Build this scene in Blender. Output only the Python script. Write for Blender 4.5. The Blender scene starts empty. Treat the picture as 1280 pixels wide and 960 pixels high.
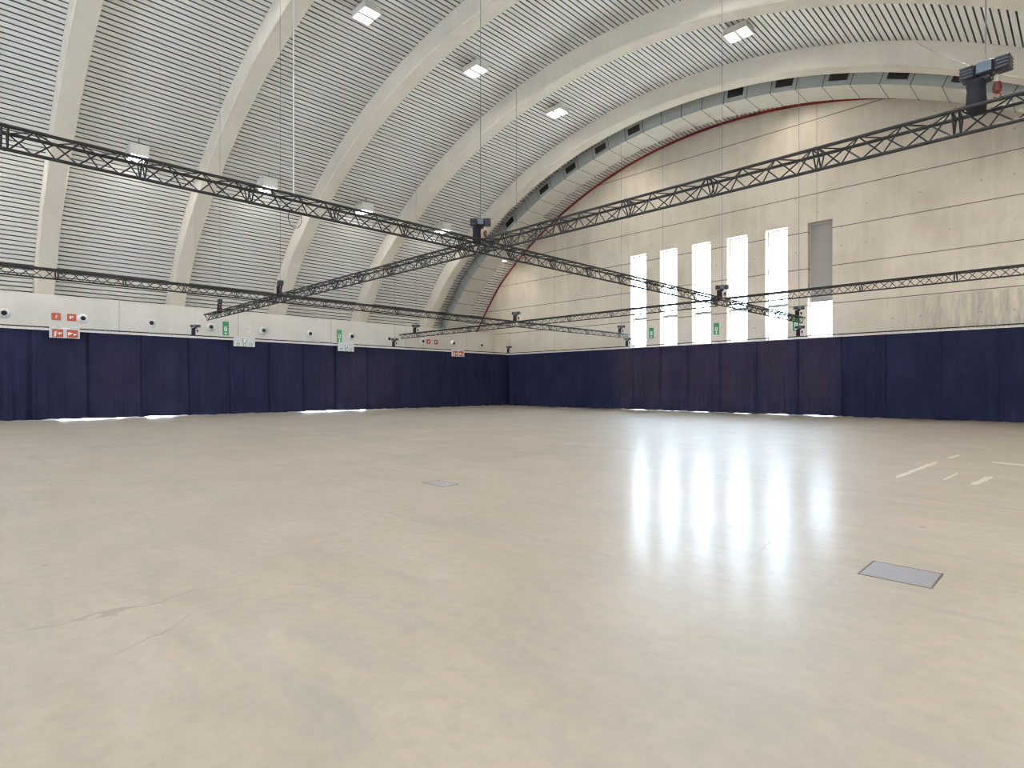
import bpy, bmesh, math, random
from mathutils import Vector, Matrix
random.seed(7)
C = bpy.context.scene.collection
PI = math.pi

# ------------------------------------------------------------------ mesh helpers
class MB:
    def __init__(s): s.v = []; s.f = []; s.m = []
    def face(s, idx, mi=0): s.f.append(idx); s.m.append(mi)
    def box(s, c, d, rz=0.0, mi=0):
        n = len(s.v); hx, hy, hz = d[0]/2, d[1]/2, d[2]/2
        ca, sa = math.cos(rz), math.sin(rz)
        for z in (-hz, hz):
            for x, y in ((-hx,-hy),(hx,-hy),(hx,hy),(-hx,hy)):
                s.v.append((c[0]+x*ca-y*sa, c[1]+x*sa+y*ca, c[2]+z))
        for q in ((3,2,1,0),(4,5,6,7),(0,1,5,4),(1,2,6,5),(2,3,7,6),(3,0,4,7)):
            s.face([n+i for i in q], mi)
    def span(s, a, b, mi=0):
        s.box([(a[i]+b[i])/2 for i in range(3)], [abs(b[i]-a[i]) for i in range(3)], 0, mi)
    def cham(s, c, d, ch, rz=0.0, mi=0):
        """box with chamfered vertical and horizontal edges"""
        n = len(s.v); ca, sa = math.cos(rz), math.sin(rz)
        rings = []
        hx, hy, hz = d[0]/2, d[1]/2, d[2]/2
        for z, k in ((-hz, ch), (-hz+ch, 0), (hz-ch, 0), (hz, ch)):
            x0, y0 = hx-k, hy-k
            pts = [(-x0+ch,-y0),(x0-ch,-y0),(x0,-y0+ch),(x0,y0-ch),(x0-ch,y0),(-x0+ch,y0),(-x0,y0-ch),(-x0,-y0+ch)]
            r = []
            for x, y in pts:
                r.append(len(s.v)); s.v.append((c[0]+x*ca-y*sa, c[1]+x*sa+y*ca, c[2]+z))
            rings.append(r)
        for a, b in zip(rings, rings[1:]):
            for i in range(8): s.face([a[i], a[(i+1)%8], b[(i+1)%8], b[i]], mi)
        s.face(rings[0][::-1], mi); s.face(rings[-1], mi)
    def tube(s, a, b, r, n=8, mi=0, r2=None, cap=True):
        a = Vector(a); b = Vector(b); d = (b-a).normalized()
        u = d.orthogonal().normalized(); w = d.cross(u)
        r2 = r if r2 is None else r2
        k = len(s.v)
        for p, rr in ((a, r), (b, r2)):
            for i in range(n):
                t = 2*PI*i/n; s.v.append(tuple(p+u*math.cos(t)*rr+w*math.sin(t)*rr))
        for i in range(n):
            j = (i+1) % n; s.face([k+i, k+j, k+n+j, k+n+i], mi)
        if cap:
            s.face([k+i for i in range(n)][::-1], mi); s.face([k+n+i for i in range(n)], mi)
    def path(s, pts, r, n=6, mi=0):
        for a, b in zip(pts, pts[1:]): s.tube(a, b, r, n, mi)
    def lathe(s, c, prof, n=20, axis='Z', mi=0):
        """prof: list of (radius, height) along the axis"""
        k = len(s.v)
        for r, h in prof:
            for i in range(n):
                t = 2*PI*i/n; p = (r*math.cos(t), r*math.sin(t), h)
                if axis == 'X': p = (h, p[0], p[1])
                if axis == 'Y': p = (p[1], h, p[0])
                s.v.append((c[0]+p[0], c[1]+p[1], c[2]+p[2]))
        for j in range(len(prof)-1):
            for i in range(n):
                i2 = (i+1) % n
                s.face([k+j*n+i, k+j*n+i2, k+(j+1)*n+i2, k+(j+1)*n+i], mi)
        s.face([k+i for i in range(n)][::-1], mi); s.face([k+(len(prof)-1)*n+i for i in range(n)], mi)
    def prism_y(s, poly, y0, y1, mi=0):
        """poly: list of (x, z)"""
        k = len(s.v); n = len(poly)
        for y in (y0, y1):
            for x, z in poly: s.v.append((x, y, z))
        s.face([k+i for i in range(n)], mi); s.face([k+n+i for i in range(n)][::-1], mi)
        for i in range(n):
            j = (i+1) % n; s.face([k+i, k+n+i, k+n+j, k+j], mi)
    def poly_yz(s, poly, x, t, mi=0):
        """flat plate in the YZ plane, thickness t towards +X"""
        k = len(s.v); n = len(poly)
        for xx in (x, x+t):
            for y, z in poly: s.v.append((xx, y, z))
        s.face([k+i for i in range(n)], mi); s.face([k+n+i for i in range(n)][::-1], mi)
        for i in range(n):
            j = (i+1) % n; s.face([k+i, k+n+i, k+n+j, k+j], mi)
    def build(s, name, mats, parent=None, origin=None, smooth=False):
        me = bpy.data.meshes.new(name)
        o = Vector(origin) if origin is not None else Vector((0,0,0))
        base = Vector((0,0,0))
        if parent is not None: base = world_loc(parent)
        off = o if parent is None else base
        me.from_pydata([tuple(Vector(p)-off) for p in s.v], [], s.f)
        if not isinstance(mats, (list, tuple)): mats = [mats]
        for m in mats: me.materials.append(m)
        for p, mi in zip(me.polygons, s.m):
            p.material_index = mi; p.use_smooth = smooth
        bm = bmesh.new(); bm.from_mesh(me); bmesh.ops.recalc_face_normals(bm, faces=bm.faces); bm.to_mesh(me); bm.free()
        ob = bpy.data.objects.new(name, me); C.objects.link(ob)
        if parent is not None: ob.parent = parent
        else: ob.location = off
        return ob

def world_loc(o):
    l = Vector(o.location)
    while o.parent: o = o.parent; l = l + Vector(o.location)
    return l
def tag(o, label, cat, group=None, kind=None):
    o['label'] = label; o['category'] = cat
    if group: o['group'] = group
    if kind: o['kind'] = kind
    return o
def thing(name, label, cat, loc, group=None):
    o = bpy.data.objects.new(name, None); C.objects.link(o); o.location = loc
    o.empty_display_size = 0.1
    return tag(o, label, cat, group)
def struct(o): o['kind'] = 'structure'; return o
def copy_tree(o, parent=None):
    c = o.copy(); C.objects.link(c)
    if parent is not None: c.parent = parent
    for ch in list(o.children): copy_tree(ch, c)
    return c

# ------------------------------------------------------------------ materials
class NT:
    def __init__(s, name):
        s.mat = bpy.data.materials.new(name); s.mat.use_nodes = True
        s.t = s.mat.node_tree; s.t.nodes.clear()
        s.out = s.t.nodes.new('ShaderNodeOutputMaterial')
    def n(s, typ, **kw):
        x = s.t.nodes.new(typ)
        for k, v in kw.items(): setattr(x, k, v)
        return x
    def l(s, a, b): s.t.links.new(a, b)
    def coord(s, scale=(1,1,1), which='Object'):
        tc = s.n('ShaderNodeTexCoord'); mp = s.n('ShaderNodeMapping')
        mp.inputs['Scale'].default_value = scale
        s.l(tc.outputs[which], mp.inputs['Vector']); return mp.outputs['Vector']
    def pos(s, scale=(1,1,1)):
        g = s.n('ShaderNodeNewGeometry'); mp = s.n('ShaderNodeMapping')
        mp.inputs['Scale'].default_value = scale
        s.l(g.outputs['Position'], mp.inputs['Vector']); return mp.outputs['Vector']
    def noise(s, vec, scale, detail=4, rough=.55, dist=0.0):
        x = s.n('ShaderNodeTexNoise'); x.inputs['Scale'].default_value = scale
        x.inputs['Detail'].default_value = detail; x.inputs['Roughness'].default_value = rough
        x.inputs['Distortion'].default_value = dist
        s.l(vec, x.inputs['Vector']); return x.outputs['Fac']
    def ramp(s, fac, a, b, lo=0.0, hi=1.0):
        x = s.n('ShaderNodeMapRange'); x.clamp = True
        x.inputs['From Min'].default_value = a; x.inputs['From Max'].default_value = b
        x.inputs['To Min'].default_value = lo; x.inputs['To Max'].default_value = hi
        s.l(fac, x.inputs['Value']); return x.outputs['Result']
    def math(s, op, a, b=None):
        x = s.n('ShaderNodeMath', operation=op)
        for i, v in enumerate((a, b)):
            if v is None: continue
            if isinstance(v, (int, float)): x.inputs[i].default_value = v
            else: s.l(v, x.inputs[i])
        return x.outputs[0]
    def mix(s, fac, a, b):
        x = s.n('ShaderNodeMix', data_type='RGBA')
        for sock, v in ((x.inputs['Factor'], fac), (x.inputs['A'], a), (x.inputs['B'], b)):
            if isinstance(v, (int, float)): sock.default_value = v
            elif isinstance(v, tuple): sock.default_value = (*v, 1)
            else: s.l(v, sock)
        return x.outputs['Result']
    def bump(s, h, strength=.2, dist=.02):
        x = s.n('ShaderNodeBump'); x.inputs['Strength'].default_value = strength
        x.inputs['Distance'].default_value = dist; s.l(h, x.inputs['Height']); return x.outputs['Normal']
    def pbr(s, col, rough=.6, metal=0.0, normal=None, spec=.5):
        b = s.n('ShaderNodeBsdfPrincipled')
        for key, v in (('Base Color', col), ('Roughness', rough), ('Metallic', metal)):
            if isinstance(v, tuple): b.inputs[key].default_value = (*v, 1)
            elif isinstance(v, (int, float)): b.inputs[key].default_value = v
            else: s.l(v, b.inputs[key])
        b.inputs['Specular IOR Level'].default_value = spec
        if normal is not None: s.l(normal, b.inputs['Normal'])
        return b
    def done(s, shader): s.l(shader.outputs[0], s.out.inputs['Surface']); return s.mat

def sepxyz(t, vec):
    x = t.n('ShaderNodeSeparateXYZ'); t.l(vec, x.inputs[0]); return x.outputs

def simple(name, col, rough=.5, metal=0.0, var=.08, scale=8.0, spec=.5):
    t = NT(name); f = t.noise(t.coord(), scale, 3)
    c = t.mix(f, tuple(max(0, x*(1-var)) for x in col), tuple(min(1, x*(1+var)) for x in col))
    return t.done(t.pbr(c, rough, metal, spec=spec))

def emit(name, col, strength):
    t = NT(name); e = t.n('ShaderNodeEmission'); e.inputs[0].default_value = (*col, 1); e.inputs[1].default_value = strength
    return t.done(e)

def concrete(name, base, dark, light, joints=None, dots=False, streak=None, vjoints=None):
    t = NT(name); p = t.pos()
    big = t.noise(p, .35, 5, .6); fine = t.noise(p, 5.0, 5, .65)
    vs = t.noise(t.pos((1.4, 1.4, .12)), 1.6, 4, .6)
    c = t.mix(t.ramp(big, .34, .60), dark, base)
    c = t.mix(t.ramp(vs, .45, .75, 0, .6), c, light)
    c = t.mix(t.ramp(fine, .35, .75, 0, .35), c, dark)
    o = sepxyz(t, p)
    if streak:
        z0, z1, x0 = streak
        zz = t.math('MULTIPLY', t.ramp(o[2], z0, z0+.5), t.ramp(o[2], z1-.08, z1, 1, 0))
        xx = t.ramp(o[0], x0, x0+3)
        st = t.ramp(t.noise(t.pos((2.6, 1, .35)), 1.5, 6, .75), .38, .70, 0, .65)
        c = t.mix(t.math('MULTIPLY', t.math('MULTIPLY', zz, xx), st), c, (.24, .21, .17))
    if dots:
        fx = t.math('FRACT', t.math('DIVIDE', t.math('ADD', o[0], 60.0), 1.1))
        fz = t.math('FRACT', t.math('DIVIDE', t.math('SUBTRACT', o[2], 5.73-.5), .96))
        dx = t.math('MULTIPLY', t.math('SUBTRACT', fx, .5), 1.1)
        dz = t.math('MULTIPLY', t.math('SUBTRACT', fz, .5), .96)
        r = t.math('SQRT', t.math('ADD', t.math('MULTIPLY', dx, dx), t.math('MULTIPLY', dz, dz)))
        rnd = t.ramp(t.noise(p, .9, 1), .5, .6)
        c = t.mix(t.math('MULTIPLY', t.ramp(r, .03, .055, .45, 0), rnd), c, (.2, .18, .15))
    if joints:
        z0, pitch = joints
        fz = t.math('FRACT', t.math('DIVIDE', t.math('SUBTRACT', o[2], z0-pitch/2), pitch))
        d = t.math('ABSOLUTE', t.math('MULTIPLY', t.math('SUBTRACT', fz, .5), pitch))
        c = t.mix(t.ramp(d, .012, .03, .85, 0), c, (.10, .09, .075))
    if vjoints:
        ax, x0, pitch, amt = vjoints
        fx = t.math('FRACT', t.math('DIVIDE', t.math('SUBTRACT', o[ax], x0-pitch/2), pitch))
        d = t.math('ABSOLUTE', t.math('MULTIPLY', t.math('SUBTRACT', fx, .5), pitch))
        c = t.mix(t.ramp(d, .012, .03, amt, 0), c, (.14, .13, .11))
    b = t.pbr(c, .85, 0, t.bump(t.noise(p, 14, 4), .15, .01), spec=.25)
    return t.done(b)

def floor_mat():
    t = NT('polished_concrete'); p = t.pos()
    big = t.noise(p, .16, 5, .6, .6)
    mid = t.noise(t.pos((.7, 1.3, 1)), .9, 6, .62, 1.0)
    fine = t.noise(p, 9, 5, .7)
    c = t.mix(t.ramp(big, .34, .66), (.385, .33, .263), (.435, .372, .298))
    c = t.mix(t.ramp(mid, .42, .72, 0, .65), c, (.325, .28, .225))
    c = t.mix(t.ramp(t.noise(p, .55, 4, .6, .5), .55, .75, 0, .5), c, (.50, .445, .37))
    c = t.mix(t.ramp(fine, .42, .72, 0, .6), c, (.31, .27, .22))
    # wheel scuffs running across the hall
    sc = t.noise(t.pos((.25, 2.2, 1)), 1.1, 5, .65, 1.2)
    c = t.mix(t.ramp(sc, .53, .74, 0, .7), c, (.31, .285, .245))
    # small dark spots
    vo = t.n('ShaderNodeTexVoronoi'); vo.inputs['Scale'].default_value = 1.25; t.l(p, vo.inputs['Vector'])
    sp = t.math('MULTIPLY', t.ramp(vo.outputs['Distance'], .025, .055, .75, 0), t.ramp(t.noise(p, .7, 2), .44, .5))
    c = t.mix(sp, c, (.16, .14, .11))
    # hairline cracks
    v2 = t.n('ShaderNodeTexVoronoi', feature='DISTANCE_TO_EDGE'); v2.inputs['Scale'].default_value = .33
    wv = t.n('ShaderNodeVectorMath', operation='ADD')
    nz = t.n('ShaderNodeTexNoise'); nz.inputs['Scale'].default_value = 1.3; nz.inputs['Detail'].default_value = 4; t.l(p, nz.inputs['Vector'])
    sv = t.n('ShaderNodeVectorMath', operation='SCALE'); sv.inputs['Scale'].default_value = .45; t.l(nz.outputs['Color'], sv.inputs[0])
    t.l(p, wv.inputs[0]); t.l(sv.outputs[0], wv.inputs[1]); t.l(wv.outputs[0], v2.inputs['Vector'])
    cr = t.math('MULTIPLY', t.ramp(v2.outputs['Distance'], .001, .003, .5, 0), t.ramp(t.noise(p, .45, 2), .5, .62))
    c = t.mix(cr, c, (.17, .15, .125))
    o = sepxyz(t, p)
    fy = t.math('FRACT', t.math('DIVIDE', t.math('SUBTRACT', o[1], 9.27-5.75), 11.5))
    d = t.math('ABSOLUTE', t.math('MULTIPLY', t.math('SUBTRACT', fy, .5), 11.5))
    c = t.mix(t.ramp(d, .008, .02, .6, 0), c, (.2, .18, .15))
    r = t.ramp(t.noise(p, .8, 5, .6), .3, .7, .46, .56)
    b = t.pbr(c, r, 0, t.bump(t.noise(t.pos(), 3.0, 4), .04, .01), spec=1.0)
    b.inputs['Coat Weight'].default_value = .26; b.inputs['Coat Roughness'].default_value = .2
    return t.done(b)

def deck_mat():
    t = NT('painted_steel_deck'); p = t.pos()
    c = t.mix(t.ramp(t.noise(t.pos((1, .12, 1)), .8, 4), .3, .7), (.87, .885, .865), (.91, .92, .90))
    return t.done(t.pbr(c, .5, 0, spec=.4))

def cloth_mat():
    t = NT('navy_molton'); p = t.pos()
    f = t.noise(t.pos((1, 1, .6)), 1.2, 4, .55)
    c = t.mix(t.ramp(f, .3, .7), (.016, .020, .050), (.024, .029, .067))
    b = t.pbr(c, .92, 0, t.bump(t.noise(p, 60, 2), .15, .004), spec=.06)
    tr = t.n('ShaderNodeBsdfTranslucent'); tr.inputs[0].default_value = (.0026, .0013, .0009, 1)
    m = t.n('ShaderNodeAddShader'); t.l(b.outputs[0], m.inputs[0]); t.l(tr.outputs[0], m.inputs[1])
    return t.done(m)

def glass_mat():
    t = NT('window_glass')
    tr = t.n('ShaderNodeBsdfTransparent'); tr.inputs[0].default_value = (.95, .98, .98, 1)
    gl = t.n('ShaderNodeBsdfGlossy'); gl.inputs['Roughness'].default_value = .03
    fr = t.n('ShaderNodeFresnel'); fr.inputs[0].default_value = 1.45
    m = t.n('ShaderNodeMixShader'); t.l(t.math('MULTIPLY', fr.outputs[0], .6), m.inputs[0])
    t.l(tr.outputs[0], m.inputs[1]); t.l(gl.outputs[0], m.inputs[2])
    return t.done(m)

M = {
 'floor': floor_mat(), 'deck': deck_mat(), 'cloth': cloth_mat(), 'glass': glass_mat(), 'groove_shade': simple('painted_groove_shade', (.21,.20,.175), .9, 0, .1),  # last one: shade inside the deck grooves, painted as a dark colour
 'wall_end': concrete('panel_concrete', (.79,.71,.61), (.64,.565,.47), (.85,.78,.68), joints=(5.73,1.93), dots=True, streak=(3.6,5.7,-7.5), vjoints=(0,-28.0,9.0,.35)),
 'wall_side': concrete('precast_concrete', (.70,.67,.61), (.62,.59,.53), (.75,.72,.66), vjoints=(1,6.4,5.75,.35)),
 'arch': concrete('arch_concrete', (.77,.715,.625), (.70,.645,.56), (.82,.77,.68)),
 'black': simple('black_truss_paint', (.018,.018,.022), .45, 0, .2),
 'blackbag': simple('black_bag_fabric', (.012,.012,.022), .85, 0, .2),
 'motor': simple('dark_motor_housing', (.022,.022,.032), .45, 0, .15),
 'motorend': simple('grey_motor_fins', (.055,.055,.07), .45, .2, .15),
 'panel': simple('pale_blue_plate', (.11,.15,.20), .4, 0, .1),
 'redhook': simple('red_hook_paint', (.17,.03,.018), .45, 0, .15),
 'steel': simple('dull_chain_steel', (.24,.24,.23), .4, .6, .2),
 'whitecable': simple('white_cable', (.72,.72,.70), .5, 0, .05),
 'white': simple('white_enamel', (.74,.74,.72), .45, 0, .04),
 'duct': simple('galvanised_duct', (.66,.635,.57), .55, .05, .08, 1.5),
 'ductface': simple('grey_duct_face', (.42,.45,.45), .5, .1, .08, 1.5),
 'flange': simple('duct_flange', (.12,.12,.115), .5, .2, .1),
 'grille': simple('dark_grille', (.035,.03,.028), .6, .1, .2),
 'redtrim': simple('red_flashing', (.24,.02,.025), .5, 0, .1),
 'frame': simple('pale_window_frame', (.62,.62,.62), .5, .1, .05),
 'bar': simple('grey_window_bar', (.30,.32,.33), .5, .2, .05),
 'blind': simple('grey_blank_panel', (.36,.345,.33), .6, 0, .05, 2),
 'signred': simple('red_sign_face', (.50,.09,.04), .5, 0, .05),
 'signwhite': simple('white_sign_pictogram', (.85,.85,.83), .5, 0, .02),
 'signgreen': simple('green_sign_face', (.05,.30,.13), .5, 0, .05),
 'signpanel': simple('pale_sign_panel', (.60,.63,.64), .4, 0, .03),
 'jet': simple('white_nozzle', (.78,.78,.77), .4, 0, .03),
 'jetdark': simple('nozzle_throat', (.008,.008,.008), .8, 0, .1),
 'number': simple('pale_painted_number', (.78,.77,.75), .7, 0, .03),
 'tie': simple('white_tie_cord', (.74,.73,.70), .7, 0, .05),
 'hatch': simple('brushed_hatch_plate', (.36,.36,.41), .38, .3, .06, 5),
 'hatchframe': simple('hatch_frame', (.16,.14,.12), .6, .2, .1),
 'tape': simple('worn_white_tape', (.56,.525,.47), .6, 0, .15, 6),
 'lens_dim': emit('lamp_lens_dim', (1.0, .93, .82), 45.0), 'lens': emit('lamp_lens', (1.0, .96, .90), 90.0),
 'ground': simple('outdoor_paving', (.82,.81,.78), .9, 0, .1, .5),
}

# ------------------------------------------------------------------ hall geometry (metres, floor z = 0)
CX, CZ, R0 = -15.5, -10.5, 27.35          # centre and radius of the barrel roof
YE, YB = 32.3, -14.0                       # inner faces of end wall and back wall
XL, XR = -34.6, 3.6                        # inner faces of the side walls
ZL = 5.82                                  # top of the low side walls
XC, YC = -31.8, 31.3                       # curtain runs
CT, CB = 3.93, .045                        # curtain top and bottom

def rad(phi):
    k = min(1.0, max(0.0, (abs(phi)-.74)/.20)); return R0-.5*k
def arc(phi, dr=0.0):
    r = rad(phi)-dr; return (CX+r*math.sin(phi), CZ+r*math.cos(phi))
PH = .975                                  # half opening of the arc

# floor and outdoor ground
m = MB(); m.span((XL-3.6, YB-.4, -.3), (XR+3.6, YE+.6, 0))
struct(m.build('floor', M['floor']))
m = MB()
for a, b in (((-140,YE+.6,-.4),(110,140,-.03)), ((-140,-120,-.4),(XL-3.6,YE+.6,-.03)), ((XR+3.6,-120,-.4),(110,YE+.6,-.03))): m.span(a, b)
struct(m.build('ground', M['ground']))

# corrugated roof deck
m = MB(); prof = []
PITCH = .24/R0
n = int(2*PH/PITCH)
for i in range(n):
    p0 = -PH+i*PITCH
    for fr, dr in ((0, 0), (.755, 0), (.78, -.10), (.975, -.10)):
        prof.append(arc(p0+fr*PITCH, dr))
Y0, Y1 = YB-.4, YE+.3
for x, z in prof: m.v.append((x, Y0, z)); m.v.append((x, Y1, z))
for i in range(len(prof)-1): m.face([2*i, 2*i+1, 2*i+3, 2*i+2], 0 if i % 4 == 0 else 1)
k = len(m.v)                                # weather skin above the deck
for i in range(81):
    p = -PH-.01+(2*PH+.02)*i/80; x, z = arc(p, -.35); m.v.append((x, Y0, z)); m.v.append((x, Y1+.4, z))
for i in range(80): m.face([k+2*i, k+2*i+1, k+2*i+3, k+2*i+2])
struct(m.build('ceiling', [M['deck'], M['groove_shade']]))

# end wall with six tall window openings
WP, WW, WX0 = 2.185, 1.18, -21.37
WT = 10.06
wins = [(WX0+i*WP, WX0+i*WP+WW) for i in range(6)]
def zroof(x): 
    lo, hi = -PH, PH
    for _ in range(40):
        mid = (lo+hi)/2
        if arc(mid)[0] < x: lo = mid
        else: hi = mid
    return max(arc(lo)[1], 4.0)
def column(m, x0, x1, zb, y0, y1):
    N = max(1, int((x1-x0)/.8)); poly = [(x0, zb), (x1, zb)]
    for i in range(N, -1, -1):
        x = x0+(x1-x0)*i/N; poly.append((x, zroof(x)+.1))
    m.prism_y(poly, y0, y1)
m = MB(); xe = -37.6; xr = 6.6; x = xe
for a, b in wins:
    column(m, x, a, 0, YE, YE+.6); column(m, a, b, WT, YE, YE+.6); x = b
column(m, x, xr, 0, YE, YE+.6)
struct(m.build('wall_end', M['wall_end']))
m = MB(); x = xe                                        # back wall; its unseen slots are made up, to daylight roof and end wall
fill_slots = [(-30.2+i*6.0, -30.2+i*6.0+1.1, 9.0 if 0 < i < 5 else 7.0) for i in range(6)]
for a, b, zt in fill_slots:
    column(m, x, a, 0, YB-.4, YB); column(m, a, b, zt, YB-.4, YB); m.span((a, YB-.4, 0), (b, YB, 1.6)); x = b
column(m, x, xr, 0, YB-.4, YB)
struct(m.build('wall_back', M['wall_side']))

# low side walls with a ledge that the arches stand behind; the left one has doorways hidden by the curtain
doors = [(4.0, 6.6), (7.6, 8.9), (16.0, 20.6)]
def sidewall(name, x_in, sgn, ops):
    m = MB(); y = YB; xo = x_in+sgn*.4
    for a, b in ops:
        m.span((x_in, y, 0), (xo, a, ZL)); m.span((x_in, a, 3.0), (xo, b, ZL)); y = b
    m.span((x_in, y, 0), (xo, YE, ZL))
    m.span((xo, YB, ZL-.3), (x_in+sgn*3.3, YE+.6, ZL-.02))
    m.span((x_in+sgn*2.9, YB, 3.6), (x_in+sgn*3.3, YE+.6, ZL-.3))
    return struct(m.build(name, M['wall_side']))
sidewall('wall_left', XL, -1, doors); sidewall('wall_right', XR, 1, [])

# windows: frame, bars, panes; the sixth one has a blank grey panel above
for i, (a, b) in enumerate(wins):
    yw = YE+.40
    m = MB()
    for x0, x1 in ((a, a+.05), (b-.05, b)): m.span((x0, yw-.03, 0), (x1, yw+.05, WT))
    m.span((a+.05, yw-.03, WT-.06), (b-.05, yw+.05, WT)); m.span((a+.05, yw-.03, 0), (b-.05, yw+.05, .02))
    w = struct(m.build('window_%d' % (i+1), M['frame'], origin=((a+b)/2, yw, 0)))
    m = MB()
    m.span((a+.05, yw-.04, 5.83), (b-.05, yw+.04, 5.99))
    m.span((a+.05, yw-.01, 8.02), (b-.05, yw+.03, 8.06))
    if i == 5: m = MB(); m.span((a+.05, yw-.04, 5.92), (b-.05, yw+.04, 6.0))
    m.build('window_bar', M['bar'], w)
    m = MB(); m.span((a+.05, yw, .02), (b-.05, yw+.012, WT-.06 if i < 5 else 5.92)); m.build('window_pane', M['glass'], w)
    if i == 5:
        m = MB(); m.span((a+.05, yw-.02, 6.0), (b-.05, yw+.02, WT-.06)); m.build('blank_panel', M['blind'], w)

# red flashing where the roof meets the end wall
m = MB()
for i in range(120):
    p0, p1 = -PH+2*PH*i/120, -PH+2*PH*(i+1)/120
    q = [arc(p0, .13), arc(p1, .13), arc(p1, .0), arc(p0, .0)]
    m.prism_y(q, YE-.05, YE-.003)
struct(m.build('trim_1', M['redtrim']))

# concrete arches
ORD = ['leftmost', 'second', 'third', 'fourth', 'fifth']
ALAB = ['leftmost pale concrete roof arch, rising at the left edge of the hall',
        'second pale concrete roof arch from the left',
        'third pale concrete roof arch from the left, behind the left truss crossing',
        'fourth pale concrete roof arch from the left',
        'rightmost and farthest pale concrete roof arch, just in front of the air duct']
arch_y = [3.2, 8.95, 14.7, 20.45, 26.2]
for i, y in enumerate(arch_y):
    m = MB(); N = 96; W, H, ch = .75, .9, .05
    rings = []
    for j in range(N+1):
        p = -PH+2*PH*j/N; r = []
        for yy, dr in ((y, 0), (y, H-ch), (y+ch, H), (y+W-ch, H), (y+W, H-ch), (y+W, 0)):
            x, z = arc(p, dr); r.append(len(m.v)); m.v.append((x, yy, z))
        rings.append(r)
    for a, b in zip(rings, rings[1:]):
        for q in range(5): m.face([a[q], a[q+1], b[q+1], b[q]])
    o = m.build('concrete_arch', M['arch'], origin=(CX, y+W/2, 5.5))
    tag(o, ALAB[i], 'arch', 'concrete arches carrying the roof')

# air duct along the end bay
YD0, YD1 = 28.2, 29.9
duct = thing('air_duct', 'segmented grey metal air duct following the roof curve before the end wall', 'duct', (CX, YD0, 15.5))
SEG = 1.18/26.6
m = MB(); flanges = []
nseg = int(2*.93/SEG)
for j in range(nseg):
    p0 = -.93+j*SEG; p1 = p0+SEG
    sec = [(YD0, .12), (YD0, .90), (YD1, .90), (YD1, .12)]
    k = len(m.v)
    for p in (p0, p1):
        for yy, dr in sec: x, z = arc(p, dr); m.v.append((x, yy, z))
    for q in range(4):
        m.face([k+q, k+(q+1)%4, k+4+(q+1)%4, k+4+q], 1 if q == 0 else 0)
    e = .018/26.6
    fl = MB(); k = 0
    for p in (p0-e, p0+e):
        for yy, dr in [(YD0-.03, .09), (YD0-.03, .93), (YD1+.03, .93), (YD1+.03, .09)]: x, z = arc(p, dr); fl.v.append((x, yy, z))
    for q in range(4): fl.face([k+q, k+(q+1)%4, k+4+(q+1)%4, k+4+q])
    flanges.append(fl)
m.build('duct_body', [M['duct'], M['ductface']], duct)
for fl in flanges: fl.build('duct_flange', M['flange'], duct)
th = math.radians(45.16)
for u in (640, 678, 714, 755, 799, 922.5, 985, 1057.5, 1138, 1225):
    a = (u-640)/718.0; dx = math.cos(th)*a-math.sin(th); dy = math.sin(th)*a+math.cos(th)
    x = dx/dy*YD0; p = math.asin((x-CX)/(R0-.5))
    jn = round((p+.93)/SEG-.5); p = -.93+(jn+.5)*SEG
    w = .38/26.6*1.05
    m = MB(); fr = .04/26.6
    k = len(m.v)
    def quad(mb, pa, pb, da, db, y, mi=0):
        k = len(mb.v)
        for yy in (y, YD0):
            for pp, dr in ((pa, da), (pb, da), (pb, db), (pa, db)): x, z = arc(pp, dr); mb.v.append((x, yy, z))
        for q in ((0,1,2,3), (0,4,5,1), (1,5,6,2), (2,6,7,3), (3,7,4,0)): mb.face([k+i for i in q], mi)
    quad(m, p-w-fr, p-w, .26, .76, YD0-.05); quad(m, p+w, p+w+fr, .26, .76, YD0-.05)
    quad(m, p-w, p+w, .26, .31, YD0-.05); quad(m, p-w, p+w, .71, .76, YD0-.05)
    g = m.build('vent_frame', M['ductface'], duct)
    m = MB(); quad(m, p-w, p+w, .31, .71, YD0-.012)
    for s in range(7):
        d = .34+s*.053; quad(m, p-w, p+w, d, d+.018, YD0-.03)
    m.build('vent_grille', M['grille'], g)

# ------------------------------------------------------------------ ceiling floodlights
def lamp_at(x, y, label):
    p = math.asin((x-CX)/R0); zt = arc(p)[1]
    dz = .38 if x > -25 else .64
    root = thing('ceiling_floodlight', label, 'light', (x, y, zt-dz), 'twin floodlights under the roof')
    return root, zt
def make_lamp(x, y, label):
    root, zt = lamp_at(x, y, label); z = zt-(.38 if x > -25 else .64)
    m = MB()
    L, W, t = .98, .74, .03; H = .24 if x > -25 else .48
    m.span((x-L/2, y-W/2, z), (x-L/2+t, y+W/2, z+H)); m.span((x+L/2-t, y-W/2, z), (x+L/2, y+W/2, z+H))
    m.span((x-L/2+t, y-W/2, z), (x+L/2-t, y-W/2+t, z+H)); m.span((x-L/2+t, y+W/2-t, z), (x+L/2-t, y+W/2, z+H))
    m.span((x-L/2, y-W/2, z+H), (x+L/2, y+W/2, z+H+t)); m.span((x-.07, y-W/2+t, z), (x+.07, y+W/2-t, z+H))
    m.build('housing', M['white'], root)
    for s in (-1, 1):
        cx = x+s*.25
        m = MB(); m.span((cx-.17, y-.25, z+.04), (cx+.17, y+.25, z+.06)); m.build('lamp_lens', M['lens_dim' if y > 29 else 'lens'], root)
    for s in (-1, 1):
        m = MB(); m.tube((x+s*.3, y, z+H+t), (x+s*.3, y, zroof(x+s*.3)-.005), .018); m.build('bracket', M['steel'], root)
    return root
L1 = 'twin white floodlight under the roof in the %s bay from the left, %s'
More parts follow.
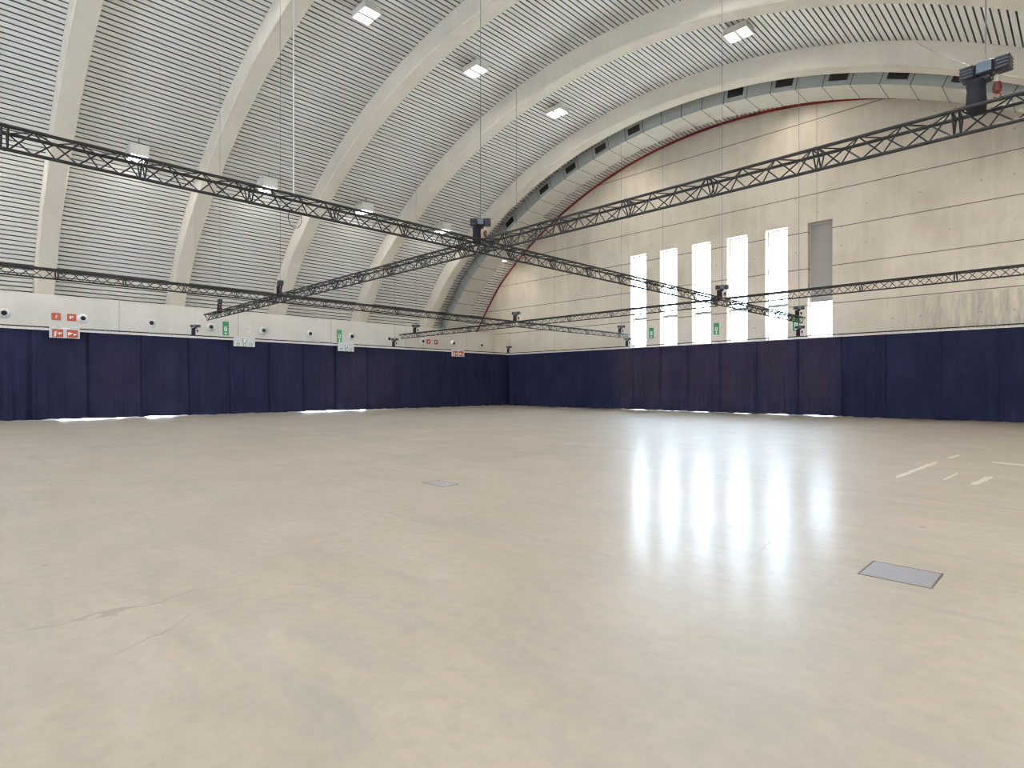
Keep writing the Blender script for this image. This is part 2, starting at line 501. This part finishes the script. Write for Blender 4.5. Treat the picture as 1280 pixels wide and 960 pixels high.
lamps = [
 (-20.1, 11.9, 'twin square floodlight near the top edge, between the second and third arches'),
 (-20.1, 17.6, 'twin square floodlight glowing between the third and fourth arches, high on the roof'),
 (-20.1, 23.4, 'twin square floodlight glowing between the fourth and fifth arches, left of the roof crown'),
 (-20.9, 30.1, 'floodlight glowing beside the air duct above the truss, left of the roof crown'),
 (-10.2, 23.3, 'large bright twin floodlight near the roof crown before the fifth arch'),
 (-10.9, 30.4, 'bright twin floodlight below the vents of the duct, above the right truss'),
 (-30.4, 6.3, 'white box floodlight low on the roof behind the near left truss, its underside glowing'),
 (-30.4, 12.1, 'white box floodlight half hidden by the truss, right of the second arch'),
 (-30.4, 17.8, 'white box floodlight low on the roof just right of the third arch'),
 (-30.4, 23.7, 'white box floodlight just left of the hoist at the central truss crossing'),
 (-31.6, 30.1, 'flat glowing floodlight in front of the duct, just below the main truss crossing')]
first = None
for x, y, lab in lamps: make_lamp(x, y, lab)
# the same floodlights in the bays behind and beside the viewpoint
def area(x, y, power):
    p = math.asin((x-CX)/R0); z = arc(p)[1]-.6
    d = bpy.data.lights.new('floodlight', 'AREA'); d.shape = 'RECTANGLE'; d.size = .9; d.size_y = .7
    d.energy = power; d.color = (1.0, .96, .90)
    o = bpy.data.objects.new('floodlight', d); C.objects.link(o); o.location = (x, y, z)
PWR = 190
for x in (-30.4, -20.1, -10.3, -.6):
    for y in (-11.2, -5.4, .4, 6.2, 12, 17.7, 23.4, 29.6):
        if any(abs(x-l[0]) < 2 and abs(y-l[1]) < 2 for l in lamps): continue
        area(x, y, PWR*(1.25 if y > 20 else 1.0 if y > 5 else .6))

# ------------------------------------------------------------------ lighting trusses
TZ, TH, TW = 4.35, .236, .27      # bottom chord height, truss height and width
CR, BR = .022, .0095
XA, XT, YBt, YDt = -9.2, -19.45, 8.2, 19.65
def section(axis, s0, s1, off, root, seed=0, ends=True):
    """one bolted truss length from s0 to s1 along the axis at offset off"""
    def P(s, k):
        lat, z = ((-TW/2, TZ+TH), (TW/2, TZ+TH), (0, TZ))[k]
        return (s, off+lat, z) if axis == 'X' else (off+lat, s, z)
    g = .012
    m = MB()
    for k in range(3): m.tube(P(s0+g, k), P(s1-g, k), CR, 10)
    for s in (s0+.03, s1-.03):
        for a, b in ((0,1), (1,2), (2,0)): m.tube(P(s, a), P(s, b), BR*1.15, 6)
    for s in (s0, s1):
        for k in range(3): m.tube(P(s-(g if s > s0 else -0.0), k), P(s+(g if s == s0 else 0), k), CR*1.25, 8)
    sec = m.build('truss_section', M['black'], root)
    m = MB(); Ln = s1-s0-.08; nb = max(2, 2*round(Ln/.47)); st = Ln/nb
    for fa, fb in ((0, 2), (2, 1), (0, 1)):
        for i in range(nb):
            a = P(s0+.04+i*st, fa if i % 2 == 0 else fb); b = P(s0+.04+(i+1)*st, fb if i % 2 == 0 else fa)
            m.tube(a, b, BR, 6, cap=False)
    m.build('lattice', M['black'], sec)
def truss(axis, off, cuts, label):
    mid = (cuts[0][0]+cuts[-1][1])/2
    loc = (mid, off, TZ) if axis == 'X' else (off, mid, TZ)
    root = thing('lighting_truss', label, 'truss', loc, 'black rigging trusses forming the hanging grid')
    for a, b in cuts: section(axis, a, b, off, root)
    return root
def cuts(points, lo, hi, pitch, gaps=()):
    """section ends spaced by pitch, aligned to points, from lo to hi, broken at the gaps (centres of crossing trusses)"""
    edges = []
    bounds = [lo]+[v for g in sorted(gaps) for v in (g-.165, g+.165)]+[hi]
    for a, b in zip(bounds[::2], bounds[1::2]):
        js = [a]; x = points+math.ceil((a+.3-points)/pitch)*pitch
        while x < b-.3: js.append(x); x += pitch
        js.append(b); edges += list(zip(js, js[1:]))
    return edges
truss('Y', XA, cuts(.54, -3.0, 27.7, 1.43), 'black lattice truss from the left edge through the central crossing towards the windows')
truss('Y', XT, cuts(2.195, -3.0, 29.1, 1.53), 'long thin black truss low on the left, in front of the arch feet')
truss('X', YBt, cuts(-1.06, -27.0, 2.4, 1.46, (XT, XA)), 'black lattice truss from the upper right edge, carrying the large near hoist')
truss('X', YDt, cuts(-2.58, -29.2, 2.4, 2.27, (XT, XA)), 'black lattice truss crossing in front of the tall windows, farthest from the viewpoint')

# ------------------------------------------------------------------ chain hoists
def make_hoist(x, y, z, rz, label, group, drop, zroof_):
    """z: body centre; drop: distance from body to what it carries"""
    root = thing('chain_hoist', label, 'hoist', (x, y, z), group)
    ca, sa = math.cos(rz), math.sin(rz)
    def T(a, b, c): return (x+a*ca-b*sa, y+a*sa+b*ca, z+c)
    m = MB(); m.cham(T(0,0,0), (.17,.19,.15), .02, rz)
    m.cham(T(0,-.0,-.10), (.12,.13,.06), .015, rz)
    body = m.build('motor_body', M['motor'], root)
    for s in (-1, 1):
        m = MB()
        for q in range(4): m.cham(T(s*.155, 0, -.052+q*.035), (.13,.185,.026), .006, rz)
        m.cham(T(s*.15, 0, 0), (.12,.165,.135), .012, rz)
        m.build('finned_end', M['motorend'], body)
    m = MB(); m.box(T(0,-.098,.0), (.13,.008,.11), rz); m.build('name_plate', M['panel'], body)
    # chain bag
    m = MB(); bx = T(-.08, -.02, 0)
    m.lathe((bx[0], bx[1], z), [(.05,-.46), (.088,-.45), (.095,-.36), (.085,-.2), (.092,-.13), (.088,-.105)], 18)
    m.build('chain_bag', M['blackbag'], root, smooth=False)
    # hook on the sling
    hx = T(.10, 0, 0)
    m = MB(); m.lathe((hx[0], hx[1], z), [(.018,-.30), (.038,-.28), (.045,-.23), (.03,-.18), (.014,-.17)], 12)
    pts = [(hx[0]+.03*math.sin(t), hx[1], z-.325+.03*math.cos(t)) for t in [i*.5 for i in range(10)]]
    m.path(pts, .008, 6)
    m.build('hook', M['redhook'], root)
    m = MB(); m.tube((hx[0], hx[1], z-.10), (hx[0], hx[1], z-.18), .006)
    m.tube((hx[0], hx[1], z-.355), (hx[0]-.02*ca, hx[1]-.02*sa, z-drop), .011)
    m.build('sling', M['whitecable'] if drop > .4 else M['steel'], root)
    m = MB(); top = zroof_
    m.tube((x, y, z+.07), (x, y, top-.003), .007 if drop > .4 and group == G1 else .004, 6)
    zz = z+.12
    m.build('load_chain', M['steel'], root)
    return root
def roof_at(x): return zroof(x)
G1, G2 = 'chain hoists carrying the truss grid', 'chain hoists carrying the curtain rail'
HZ = 5.0
for x, y, r, lab in [
 (-.81, 8.2, -.1, 'large near chain hoist with ribbed ends, on the truss at upper right'),
 (-9.2, 8.2, .78, 'black chain hoist with hanging bag above the large central truss crossing'),
 (-19.45, 8.2, -.3, 'chain hoist above the left truss crossing, in front of the third arch foot'),
 (-19.45, 19.65, .3, 'small dark chain hoist above the far truss crossing near the corner'),
 (-9.2, 19.65, .5, 'grey chain hoist above the truss crossing in front of the third window'),
 (-25.4, 8.2, -.3, 'chain hoist near the free left truss end above the left green exit sign'),
 (-27.7, 19.65, .78, 'small chain hoist near the left end of the farthest truss'),
 (-9.2, 27.3, .6, 'small chain hoist at the far truss end beside the half covered window'),
 (-19.45, 28.4, .78, 'small T-shaped chain hoist on the truss end just left of the first window')]:
    make_hoist(x, y, HZ, r, lab, G1, .42, roof_at(x))
for x, y, r, lab in [
 (-31.8, 9.1, .78, 'small dark hoist above the left curtain rail, left of the green exit sign'),
 (-31.8, 20.9, .78, 'small dark hoist above the left curtain rail, below the end of the farthest truss'),
 (-31.75, 31.25, .2, 'small dark hoist above the corner where the two curtain runs meet'),
 (-20.9, 31.3, .2, 'small hoist above the end curtain rail, silhouetted in the first window'),
 (-10.5, 31.3, .4, 'small hoist above the end curtain, at the half covered window')]:
    make_hoist(x, y, 4.52, r, lab, G2, .42, roof_at(x))

# power cable dropping to the near truss, with a slack loop
m = MB(); x, y = XA, 4.1
m.tube((x, y, TZ+TH), (x, y, roof_at(x)-.004), .011, 6)
cab = tag(m.build('drop_cable', M['whitecable'], origin=(x, y, TZ+TH)), 'thin white cable hanging from the roof down to the near left truss', 'cable')
m = MB(); pts = []
for i in range(25):
    t = 2*PI*i/24; pts.append((x+.01, y+.02+.11*math.sin(t), TZ-.02+.16*math.cos(t)*1.0-.08))
m.path(pts, .005, 5)
tag(m.build('slack_cable', M['black'], origin=(x, y, TZ)), 'black slack cable looped under the near left truss', 'cable')

m = MB(); pts = []
for i in range(13):
    t = i/12; a = Vector((-.9, 8.2, 5.06)); b = Vector((-4.63, 26.19, 14.52)); p = a.lerp(b, t); p.z -= .15*t*(1-t)
    pts.append(p)
m.path(pts, .006, 5)
tag(m.build('stay_cable', M['steel'], origin=(-.9, 8.2, 5.06)), 'thin slanting cable from the large near hoist up to the farthest arch', 'cable')

# ------------------------------------------------------------------ curtains
def drape(run, a, b, label, seed):
    rnd = random.Random(seed)
    NU, NV = 64, 14
    root_loc = (XC, (a+b)/2, 0) if run == 'L' else ((a+b)/2, YC, 0)
    root = thing('drape', label, 'curtain', root_loc, 'navy drapes on the left run' if run == 'L' else 'navy drapes on the end run')
    ph = [rnd.uniform(0, 6.28) for _ in range(6)]; nf = rnd.uniform(3.5, 6.0)
    fold_u = [rnd.uniform(.12, .85) for _ in range(rnd.choice((1, 2, 2, 3)))]
    fold_d = [rnd.uniform(.03, .075) for _ in fold_u]; lean = [rnd.uniform(-.07, .07) for _ in fold_u]
    bot = rnd.uniform(-.012, .012)
    ov = .20; ue = rnd.uniform(.83, .89)
    cb = .05 if run == 'L' else .022
    m = MB()
    for j in range(NV+1):
        h = j/NV; z = cb+bot+(CT-cb-bot)*h; g = (1-h)
        for i in range(NU+1):
            u = i/NU; s = a+(b-a+ov)*u
            d = .018*math.sin(6.283*nf*u+ph[0]+.5*g)*(.35+.65*g)+.012*math.sin(6.283*(nf*2.3)*u+ph[1])
            d += .05*g*g*math.sin(3.1*u+ph[2])
            for fu, fd, ln in zip(fold_u, fold_d, lean):
                w = .018+.012*g; d -= fd*(.3+.7*g)*math.exp(-((u-fu-ln*g)/w)**2)
            if u > ue: d -= .22*((u-ue)/(1-ue))
            if u < .035: d -= .10*(1-u/.035)**2
            zz = z
            if j == 0: zz = z+.012*math.sin(9*u+ph[3])+.01*math.sin(23*u+ph[4])
            if run == 'L': m.v.append((XC+d, s, zz))
            else: m.v.append((s, YC-d, zz))
    for j in range(NV):
        for i in range(NU):
            k = j*(NU+1)+i; m.face([k, k+1, k+NU+2, k+NU+1])
    m.build('cloth', M['cloth'], root, smooth=True)
    # white tie cords laced up to the rail
    m = MB(); nt = 14; zr = CT+.085
    for i in range(nt):
        s0 = a+(b-a)*(i+.08)/nt; s1 = a+(b-a)*(i+.5)/nt; s2 = a+(b-a)*(i+.92)/nt
        q = [(s0, CT-.015), (s1, zr+rnd.uniform(-.02, .01)), (s2, CT-.015)]
        dd = .022
        pts = [((XC+dd, s, z) if run == 'L' else (s, YC-dd, z)) for s, z in q]
        m.path(pts, .014, 5)
    hb = [(XC+.02, a, CT-.02), (XC+.035, b, CT+.03)] if run == 'L' else [(a, YC-.035, CT-.02), (b, YC-.02, CT+.03)]
    m.span(*hb)
    m.build('tie_cords', M['tie'], root)
    return root
le = [-3.5, -1.4, .65, 2.72, 4.70, 6.74, 8.80, 10.75, 12.82, 14.75, 16.75, 18.90, 21.02, 23.0, 25.15, 27.0, 29.0, 31.06]
NUM = ['first','second','third','fourth','fifth','sixth','seventh','eighth','ninth','tenth','eleventh','twelfth','thirteenth','fourteenth','fifteenth','sixteenth','seventeenth','eighteenth']
for i in range(1, len(le)-1):
    k = len(le)-2-i
    sub = {3: ', behind the leftmost red hanging sign', 7: ', behind the left green hanging sign', 10: ', behind the right green hanging sign', 14: ', behind the far red hanging sign'}.get(i, '')
    if sub == '' and k == 0: sub = ', touching the corner'
    drape('L', le[i], le[i+1], 'navy drape, %s from the corner on the left run%s' % (NUM[k], sub), 100+i)
re_ = [-32.2, -30.1, -28.23, -26.33, -24.5, -22.66, -20.67, -18.65, -16.75, -14.81, -12.74, -10.61, -8.57, -6.72, -4.63, -2.66, -.6, 1.45]
for i in range(len(re_)-1):
    sub = {5: ', below the first tall window', 7: ', below the third tall window', 11: ', below the half covered window', 0: ', touching the corner'}.get(i, '')
    drape('R', re_[i], re_[i+1], 'navy drape, %s from the corner on the end run%s' % (NUM[i], sub), 200+i)
# rails
m = MB(); m.tube((XC, -3.5, CT+.115), (XC, YC-.12, CT+.115), .026, 10)
tag(m.build('curtain_rail', M['black'], origin=(XC, 14, CT+.16)), 'long dark pipe above the left curtain run', 'rail')
m = MB(); m.tube((XC+.0, YC, CT+.115), (1.6, YC, CT+.115), .026, 10)
tag(m.build('curtain_rail', M['black'], origin=(-15, YC, CT+.16)), 'long dark pipe above the end curtain run below the windows', 'rail')

# ------------------------------------------------------------------ wall nozzles and signs
JN = ['at the left edge of the view', 'right of the small red signs', 'below the second arch foot side, third from left',
      'left of the left green exit sign', 'right of the number two', 'left of the number one', 'right of the right green exit sign',
      'beside the curtain hoist, eighth from left', 'left of the small red signs near the corner', 'second from the corner', 'nearest the corner']
JN = ['leftmost of the row, at the left edge of the view', 'just right of the pair of red wall signs at left', 'third from the left, alone between red signs and hoist',
      'just left of the left green exit sign', 'just right of the pale number two', 'just left of the pale number one', 'just right of the right green exit sign',
      'just left of a small curtain hoist', 'just left of the tiny red signs near the corner', 'second from the corner', 'nearest the corner']
for i in range(11):
    y = 2.02+i*2.885; z = 4.79
    root = thing('air_nozzle', 'round white wall nozzle, '+JN[i], 'vent', (XL, y, z), 'round air nozzles along the left wall')
    m = MB(); m.lathe((XL, y, z), [(.235,-.004), (.235,.025), (.205,.05), (.185,.07), (.155,.115), (.13,.13), (.12,.128)], 28, 'X')
    m.build('flange', M['jet'], root)
    m = MB(); m.lathe((XL+.006, y, z), [(.08,.02), (.105,.128), (.097,.134)], 24, 'X')
    m.build('nozzle_opening', M['jetdark'], root)

def disc(y, z, r, n=14): return [(y+r*math.cos(2*PI*i/n), z+r*math.sin(2*PI*i/n)) for i in range(n)]
def sq(y0, y1, z0, z1): return [(y0,z0),(y1,z0),(y1,z1),(y0,z1)]
def extinguisher(m, x, y, z, s, mi=0):
    m.poly_yz(sq(y-.22*s, y+.12*s, z-.75*s, z+.25*s), x, .006, mi); m.poly_yz(disc(y-.05*s, z+.25*s, .17*s), x, .006, mi)
    m.poly_yz(sq(y-.1*s, y+.3*s, z+.45*s, z+.58*s), x, .006, mi); m.poly_yz(sq(y+.24*s, y+.36*s, z-.3*s, z+.58*s), x, .006, mi)
def hosereel(m, x, y, z, s, mi=0):
    m.poly_yz(disc(y-.15*s, z+.05*s, .42*s), x, .006, mi); m.poly_yz(sq(y+.1*s, y+.7*s, z+.05*s, z+.3*s), x, .006, mi); m.poly_yz(sq(y-.6*s, y-.45*s, z-.7*s, z+.5*s), x, .006, mi)
def flag(m, x, y, z, s, mi=0):
    m.poly_yz(sq(y-.6*s, y+.55*s, z-.1*s, z+.5*s), x, .006, mi); m.poly_yz(sq(y-.6*s, y-.1*s, z-.5*s, z-.1*s), x, .006, mi)
def red_plate(y, z, s, picto, label, grp):
    root = thing('fire_sign', label, 'sign', (XL, y, z), grp)
    m = MB(); m.span((XL+.004, y-s, z-s), (XL+.02, y+s, z+s)); m.build('sign_plate', M['signred'], root)
    m = MB(); picto(m, XL+.021, y, z, s*.85); m.build('pictogram', M['signwhite'], root)
g = 'small red fire signs on the left wall'
red_plate(3.88, 4.80, .17, extinguisher, 'small red fire extinguisher plate on the wall, leftmost of all signs', g)
red_plate(4.47, 4.80, .17, flag, 'small red fire point sign on the left wall next to the second nozzle', g)
red_plate(25.66, 4.79, .17, extinguisher, 'tiny red plate near the corner, left one of two', g)
red_plate(26.36, 4.79, .17, flag, 'tiny red plate near the corner, right one of two', g)

def hang_panel(y0, y1, kind, label):
    x = XC+.32; z0, z1 = 3.585, 4.06; zr = CT+.115
    root = thing('hanging_sign', label, 'sign', (x, (y0+y1)/2, z0), 'sign boxes hanging over the left curtain')
    m = MB(); m.span((x-.06, y0, z0), (x, y1, z1)); m.build('sign_box', M['signpanel'], root)
    m = MB(); 
    w = y1-y0; c = (y0+y1)/2
    if kind == 'red':
        for yc in (y0+w*.27, y0+w*.75):
            m.poly_yz(sq(yc-.18*w, yc+.18*w, z0+.04, z1-.10), x+.001, .005)
        m.build('red_panel', M['signred'], root)
        m = MB()
        extinguisher(m, x+.007, y0+w*.19, z0+.185, .17); flag(m, x+.007, y0+w*.355, z0+.19, .10)
        hosereel(m, x+.007, y0+w*.68, z0+.20, .14); flag(m, x+.007, y0+w*.84, z0+.16, .09)
        m.build('pictogram', M['signwhite'], root)
        m = MB(); m.poly_yz(sq(y0+.38*w, y0+.66*w, z1-.075, z1-.015), x+.001, .006); m.build('white_strip', M['signwhite'], root)
    else:
        m.poly_yz(sq(c-.10, c+.10, z0+.21, z1-.05), x+.001, .005)
        for q in (-.3, 0, .3): m.poly_yz(sq(c+q*w-.075, c+q*w+.075, z0+.03, z0+.18), x+.001, .005)
        m.build('green_panel', M['signgreen'], root)
        m = MB(); m.poly_yz(sq(c-.055, c+.055, z0+.225, z1-.065), x+.007, .005); m.poly_yz(disc(c+.075, z1-.10, .02), x+.007, .005)
        for q in (-.3, 0, .3):
            yy = c+q*w; m.poly_yz([(yy-.06, z0+.10), (yy, z0+.165), (yy+.06, z0+.10)], x+.007, .005); m.poly_yz(sq(yy-.022, yy+.022, z0+.04, z0+.10), x+.007, .005)
        m.build('pictogram', M['signwhite'], root)
        m = MB(); m.poly_yz(sq(c-.14*w, c+.14*w, z1-.035, z1-.008), x+.001, .006); m.build('white_strip', M['signwhite'], root)
    m = MB()
    for yy in (y0+.14*w, y1-.14*w):
        m.path([(x-.03, yy, z1), (x-.03, yy, zr+.045), (XC, yy, zr+.045), (XC-.045, yy, zr+.02), (XC-.045, yy, zr-.03)], .010, 6)
        m.box((x-.03, yy, z1+.03), (.05,.09,.06))
    m.build('hanging_hook', M['white'], root)
hang_panel(3.30, 4.36, 'red', 'pale hanging sign box with red fire pictograms at the far left')
hang_panel(10.84, 11.92, 'green', 'pale hanging exit sign box with green arrows beside the pale number two')
hang_panel(16.74, 17.78, 'green', 'pale hanging exit sign box with green arrows below the right green exit sign')
hang_panel(25.38, 26.50, 'red', 'small hanging sign box with red pictograms near the corner')

def exit_sign(pts_wall, y, z0, z1, w, label, end=False):
    loc = (y, YE, z0) if end else (XL, y, z0)
    root = thing('exit_sign', label, 'sign', loc, 'green exit signs on the walls')
    plate, pic = MB(), MB()
    X = 0.004
    plate.poly_yz(sq(y-w/2, y+w/2, z0, z1), X, .016)
    h = z1-z0; zc = z0+.48*h
    pic.poly_yz(sq(y-.24*w, y+.24*w, zc-.16*h, zc+.17*h), X+.017, .004)
    pic.poly_yz([(y-.25*w, z0+.17*h), (y+.25*w, z0+.17*h), (y, z0+.04*h)], X+.017, .004)
    pic.poly_yz(sq(y-.08*w, y+.08*w, z0+.17*h, z0+.27*h), X+.017, .004)
    man = MB()
    man.poly_yz(disc(y+.02*w, zc+.10*h, .08*w), X+.022, .003); man.poly_yz([(y-.1*w, zc-.02*h), (y+.05*w, zc-.03*h), (y+.1*w, zc+.07*h), (y-.05*w, zc+.07*h)], X+.022, .003)
    man.poly_yz([(y-.1*w, zc-.13*h), (y-.03*w, zc-.13*h), (y+.05*w, zc-.03*h), (y-.05*w, zc-.02*h)], X+.022, .003)
    for mb in (plate, pic, man):
        if end: mb.v = [(p[1], YE-p[0], p[2]) for p in mb.v]
        else: mb.v = [(XL+p[0], p[1], p[2]) for p in mb.v]
    plate.build('sign_plate', M['signgreen'], root); pic.build('pictogram', M['signwhite'], root); man.build('running_figure', M['signgreen'], root)
exit_sign(None, 11.47, 4.37, 5.15, .32, 'vertical green exit sign on the left wall beside the pale number two')
exit_sign(None, 18.48, 4.36, 5.17, .32, 'vertical green exit sign on the left wall right of the pale number one')
exit_sign(None, -19.80, 4.54, 5.23, .32, 'vertical green exit sign on the end wall between first and second windows', True)
exit_sign(None, -15.45, 4.52, 5.20, .32, 'vertical green exit sign on the end wall between third and fourth windows', True)
exit_sign(None, -11.02, 4.43, 5.12, .32, 'green exit sign behind the truss end, right of the fifth window', True)

def number(txt, y, z, h, label):
    cu = bpy.data.curves.new('door_number', 'FONT'); cu.body = txt; cu.size = h*1.42; cu.extrude = .006; cu.align_x = 'CENTER'
    cu.materials.append(M['number'])
    tmp = bpy.data.objects.new('tmp', cu); C.objects.link(tmp)
    me = bpy.data.meshes.new_from_object(tmp.evaluated_get(bpy.context.evaluated_depsgraph_get()))
    bpy.data.objects.remove(tmp); bpy.data.curves.remove(cu); me.name = 'door_number'
    o = bpy.data.objects.new('door_number', me); C.objects.link(o)
    o.location = (XL+.008, y, z-h/2); o.rotation_euler = (PI/2, 0, PI/2)
    tag(o, label, 'number')
number('2', 12.75, 4.80, .42, 'pale painted number two on the left wall')
number('1', 17.25, 4.83, .42, 'pale painted number one on the left wall')

# ------------------------------------------------------------------ things on the floor
def hatch(x0, x1, y0, y1, label):
    root = thing('floor_hatch', label, 'hatch', ((x0+x1)/2, (y0+y1)/2, 0), 'flush service hatches in the floor')
    m = MB(); t = .012
    for a, b in (((x0,y0),(x1,y0+t)), ((x0,y1-t),(x1,y1)), ((x0,y0+t),(x0+t,y1-t)), ((x1-t,y0+t),(x1,y1-t))):
        m.span((*a, -.01), (*b, .003))
    m.build('frame', M['hatchframe'], root)
    m = MB(); m.cham(((x0+x1)/2, (y0+y1)/2, .0), (x1-x0-2*t-.004, y1-y0-2*t-.004, .006), .002); m.build('cover_plate', M['hatch'], root)
hatch(-1.31, -.82, 5.19, 5.67, 'grey metal hatch flush in the floor at right, larger in view')
hatch(-7.30, -6.78, 5.29, 5.60, 'small pale hatch flush in the floor left of the middle')

def tape(x0, y0, x1, y1, w, label, seed):
    rnd = random.Random(seed); m = MB(); N = 14
    d = Vector((x1-x0, y1-y0, 0)); nrm = Vector((-d.y, d.x, 0)).normalized()
    k = 0
    for i in range(N+1):
        p = Vector((x0, y0, 0))+d*(i/N)
        wa = w/2*rnd.uniform(.55, 1.1); wb = w/2*rnd.uniform(.55, 1.1)
        if i in (0, N): wa *= .5; wb *= .5
        for q in (p+nrm*wa, p-nrm*wb):
            m.v.append((q.x, q.y, .0005)); m.v.append((q.x, q.y, .0025))
    for i in range(N):
        a = 4*i; b = a+4
        m.face([a+1, a+3, b+3, b+1]); m.face([a, b, b+1, a+1]); m.face([a+2, a+3, b+3, b+2])
    tag(m.build('tape_strip', M['tape'], origin=((x0+x1)/2, (y0+y1)/2, 0)), label, 'tape', 'worn white tape left on the floor')
tape(-2.23, 11.1, -2.13, 13.9, .11, 'longest worn white tape strip on the floor at right', 1)
tape(-2.06, 14.8, -2.0, 15.7, .10, 'short white tape scrap just beyond the longest strip', 2)
tape(-1.64, 11.35, -1.60, 12.4, .05, 'thin faded tape line right of the longest strip', 3)
tape(-1.25, 11.1, -1.15, 12.3, .12, 'ragged white tape patch right of the thin tape line', 4)
tape(-1.36, 14.7, -.3, 14.3, .22, 'faded tape band running to the right edge of the view', 5)

# ------------------------------------------------------------------ world, camera, view
w = bpy.data.worlds.new('World'); bpy.context.scene.world = w; w.use_nodes = True
nt = w.node_tree; nt.nodes.clear()
out = nt.nodes.new('ShaderNodeOutputWorld'); bg = nt.nodes.new('ShaderNodeBackground')
bg.inputs[0].default_value = (.62, .79, 1.0, 1); bg.inputs[1].default_value = 19.0
nt.links.new(bg.outputs[0], out.inputs[0])

sun = bpy.data.lights.new('sun', 'SUN'); sun.energy = 110; sun.angle = .009; sun.color = (1.0, .95, .86)
so = bpy.data.objects.new('sun', sun); C.objects.link(so); so.location = (60, 60, 60)
az, el = math.radians(78), math.radians(46)               # azimuth from the end wall's normal, low over the right side
so.rotation_euler = Vector((math.sin(az)*math.cos(el), math.cos(az)*math.cos(el), math.sin(el))).to_track_quat('Z', 'Y').to_euler()

cam = bpy.data.cameras.new('Camera'); co = bpy.data.objects.new('Camera', cam); C.objects.link(co)
co.location = (0, 0, 1.5); co.rotation_euler = (PI/2, 0, math.radians(45.16))
cam.sensor_width = 36; cam.lens = 718/1280*36; cam.shift_y = 2.5/1280; cam.clip_end = 500; cam.clip_start = .05
sc = bpy.context.scene; sc.camera = co
sc.view_settings.view_transform = 'Standard'; sc.view_settings.look = 'None'
sc.view_settings.exposure = .40; sc.view_settings.gamma = 1; sc.view_settings.use_curve_mapping = False
sc.cycles.use_denoising = True; sc.cycles.filter_width = 1.1
sc.cycles.max_bounces = 8; sc.cycles.diffuse_bounces = 5
sc.cycles.sample_clamp_indirect = 6
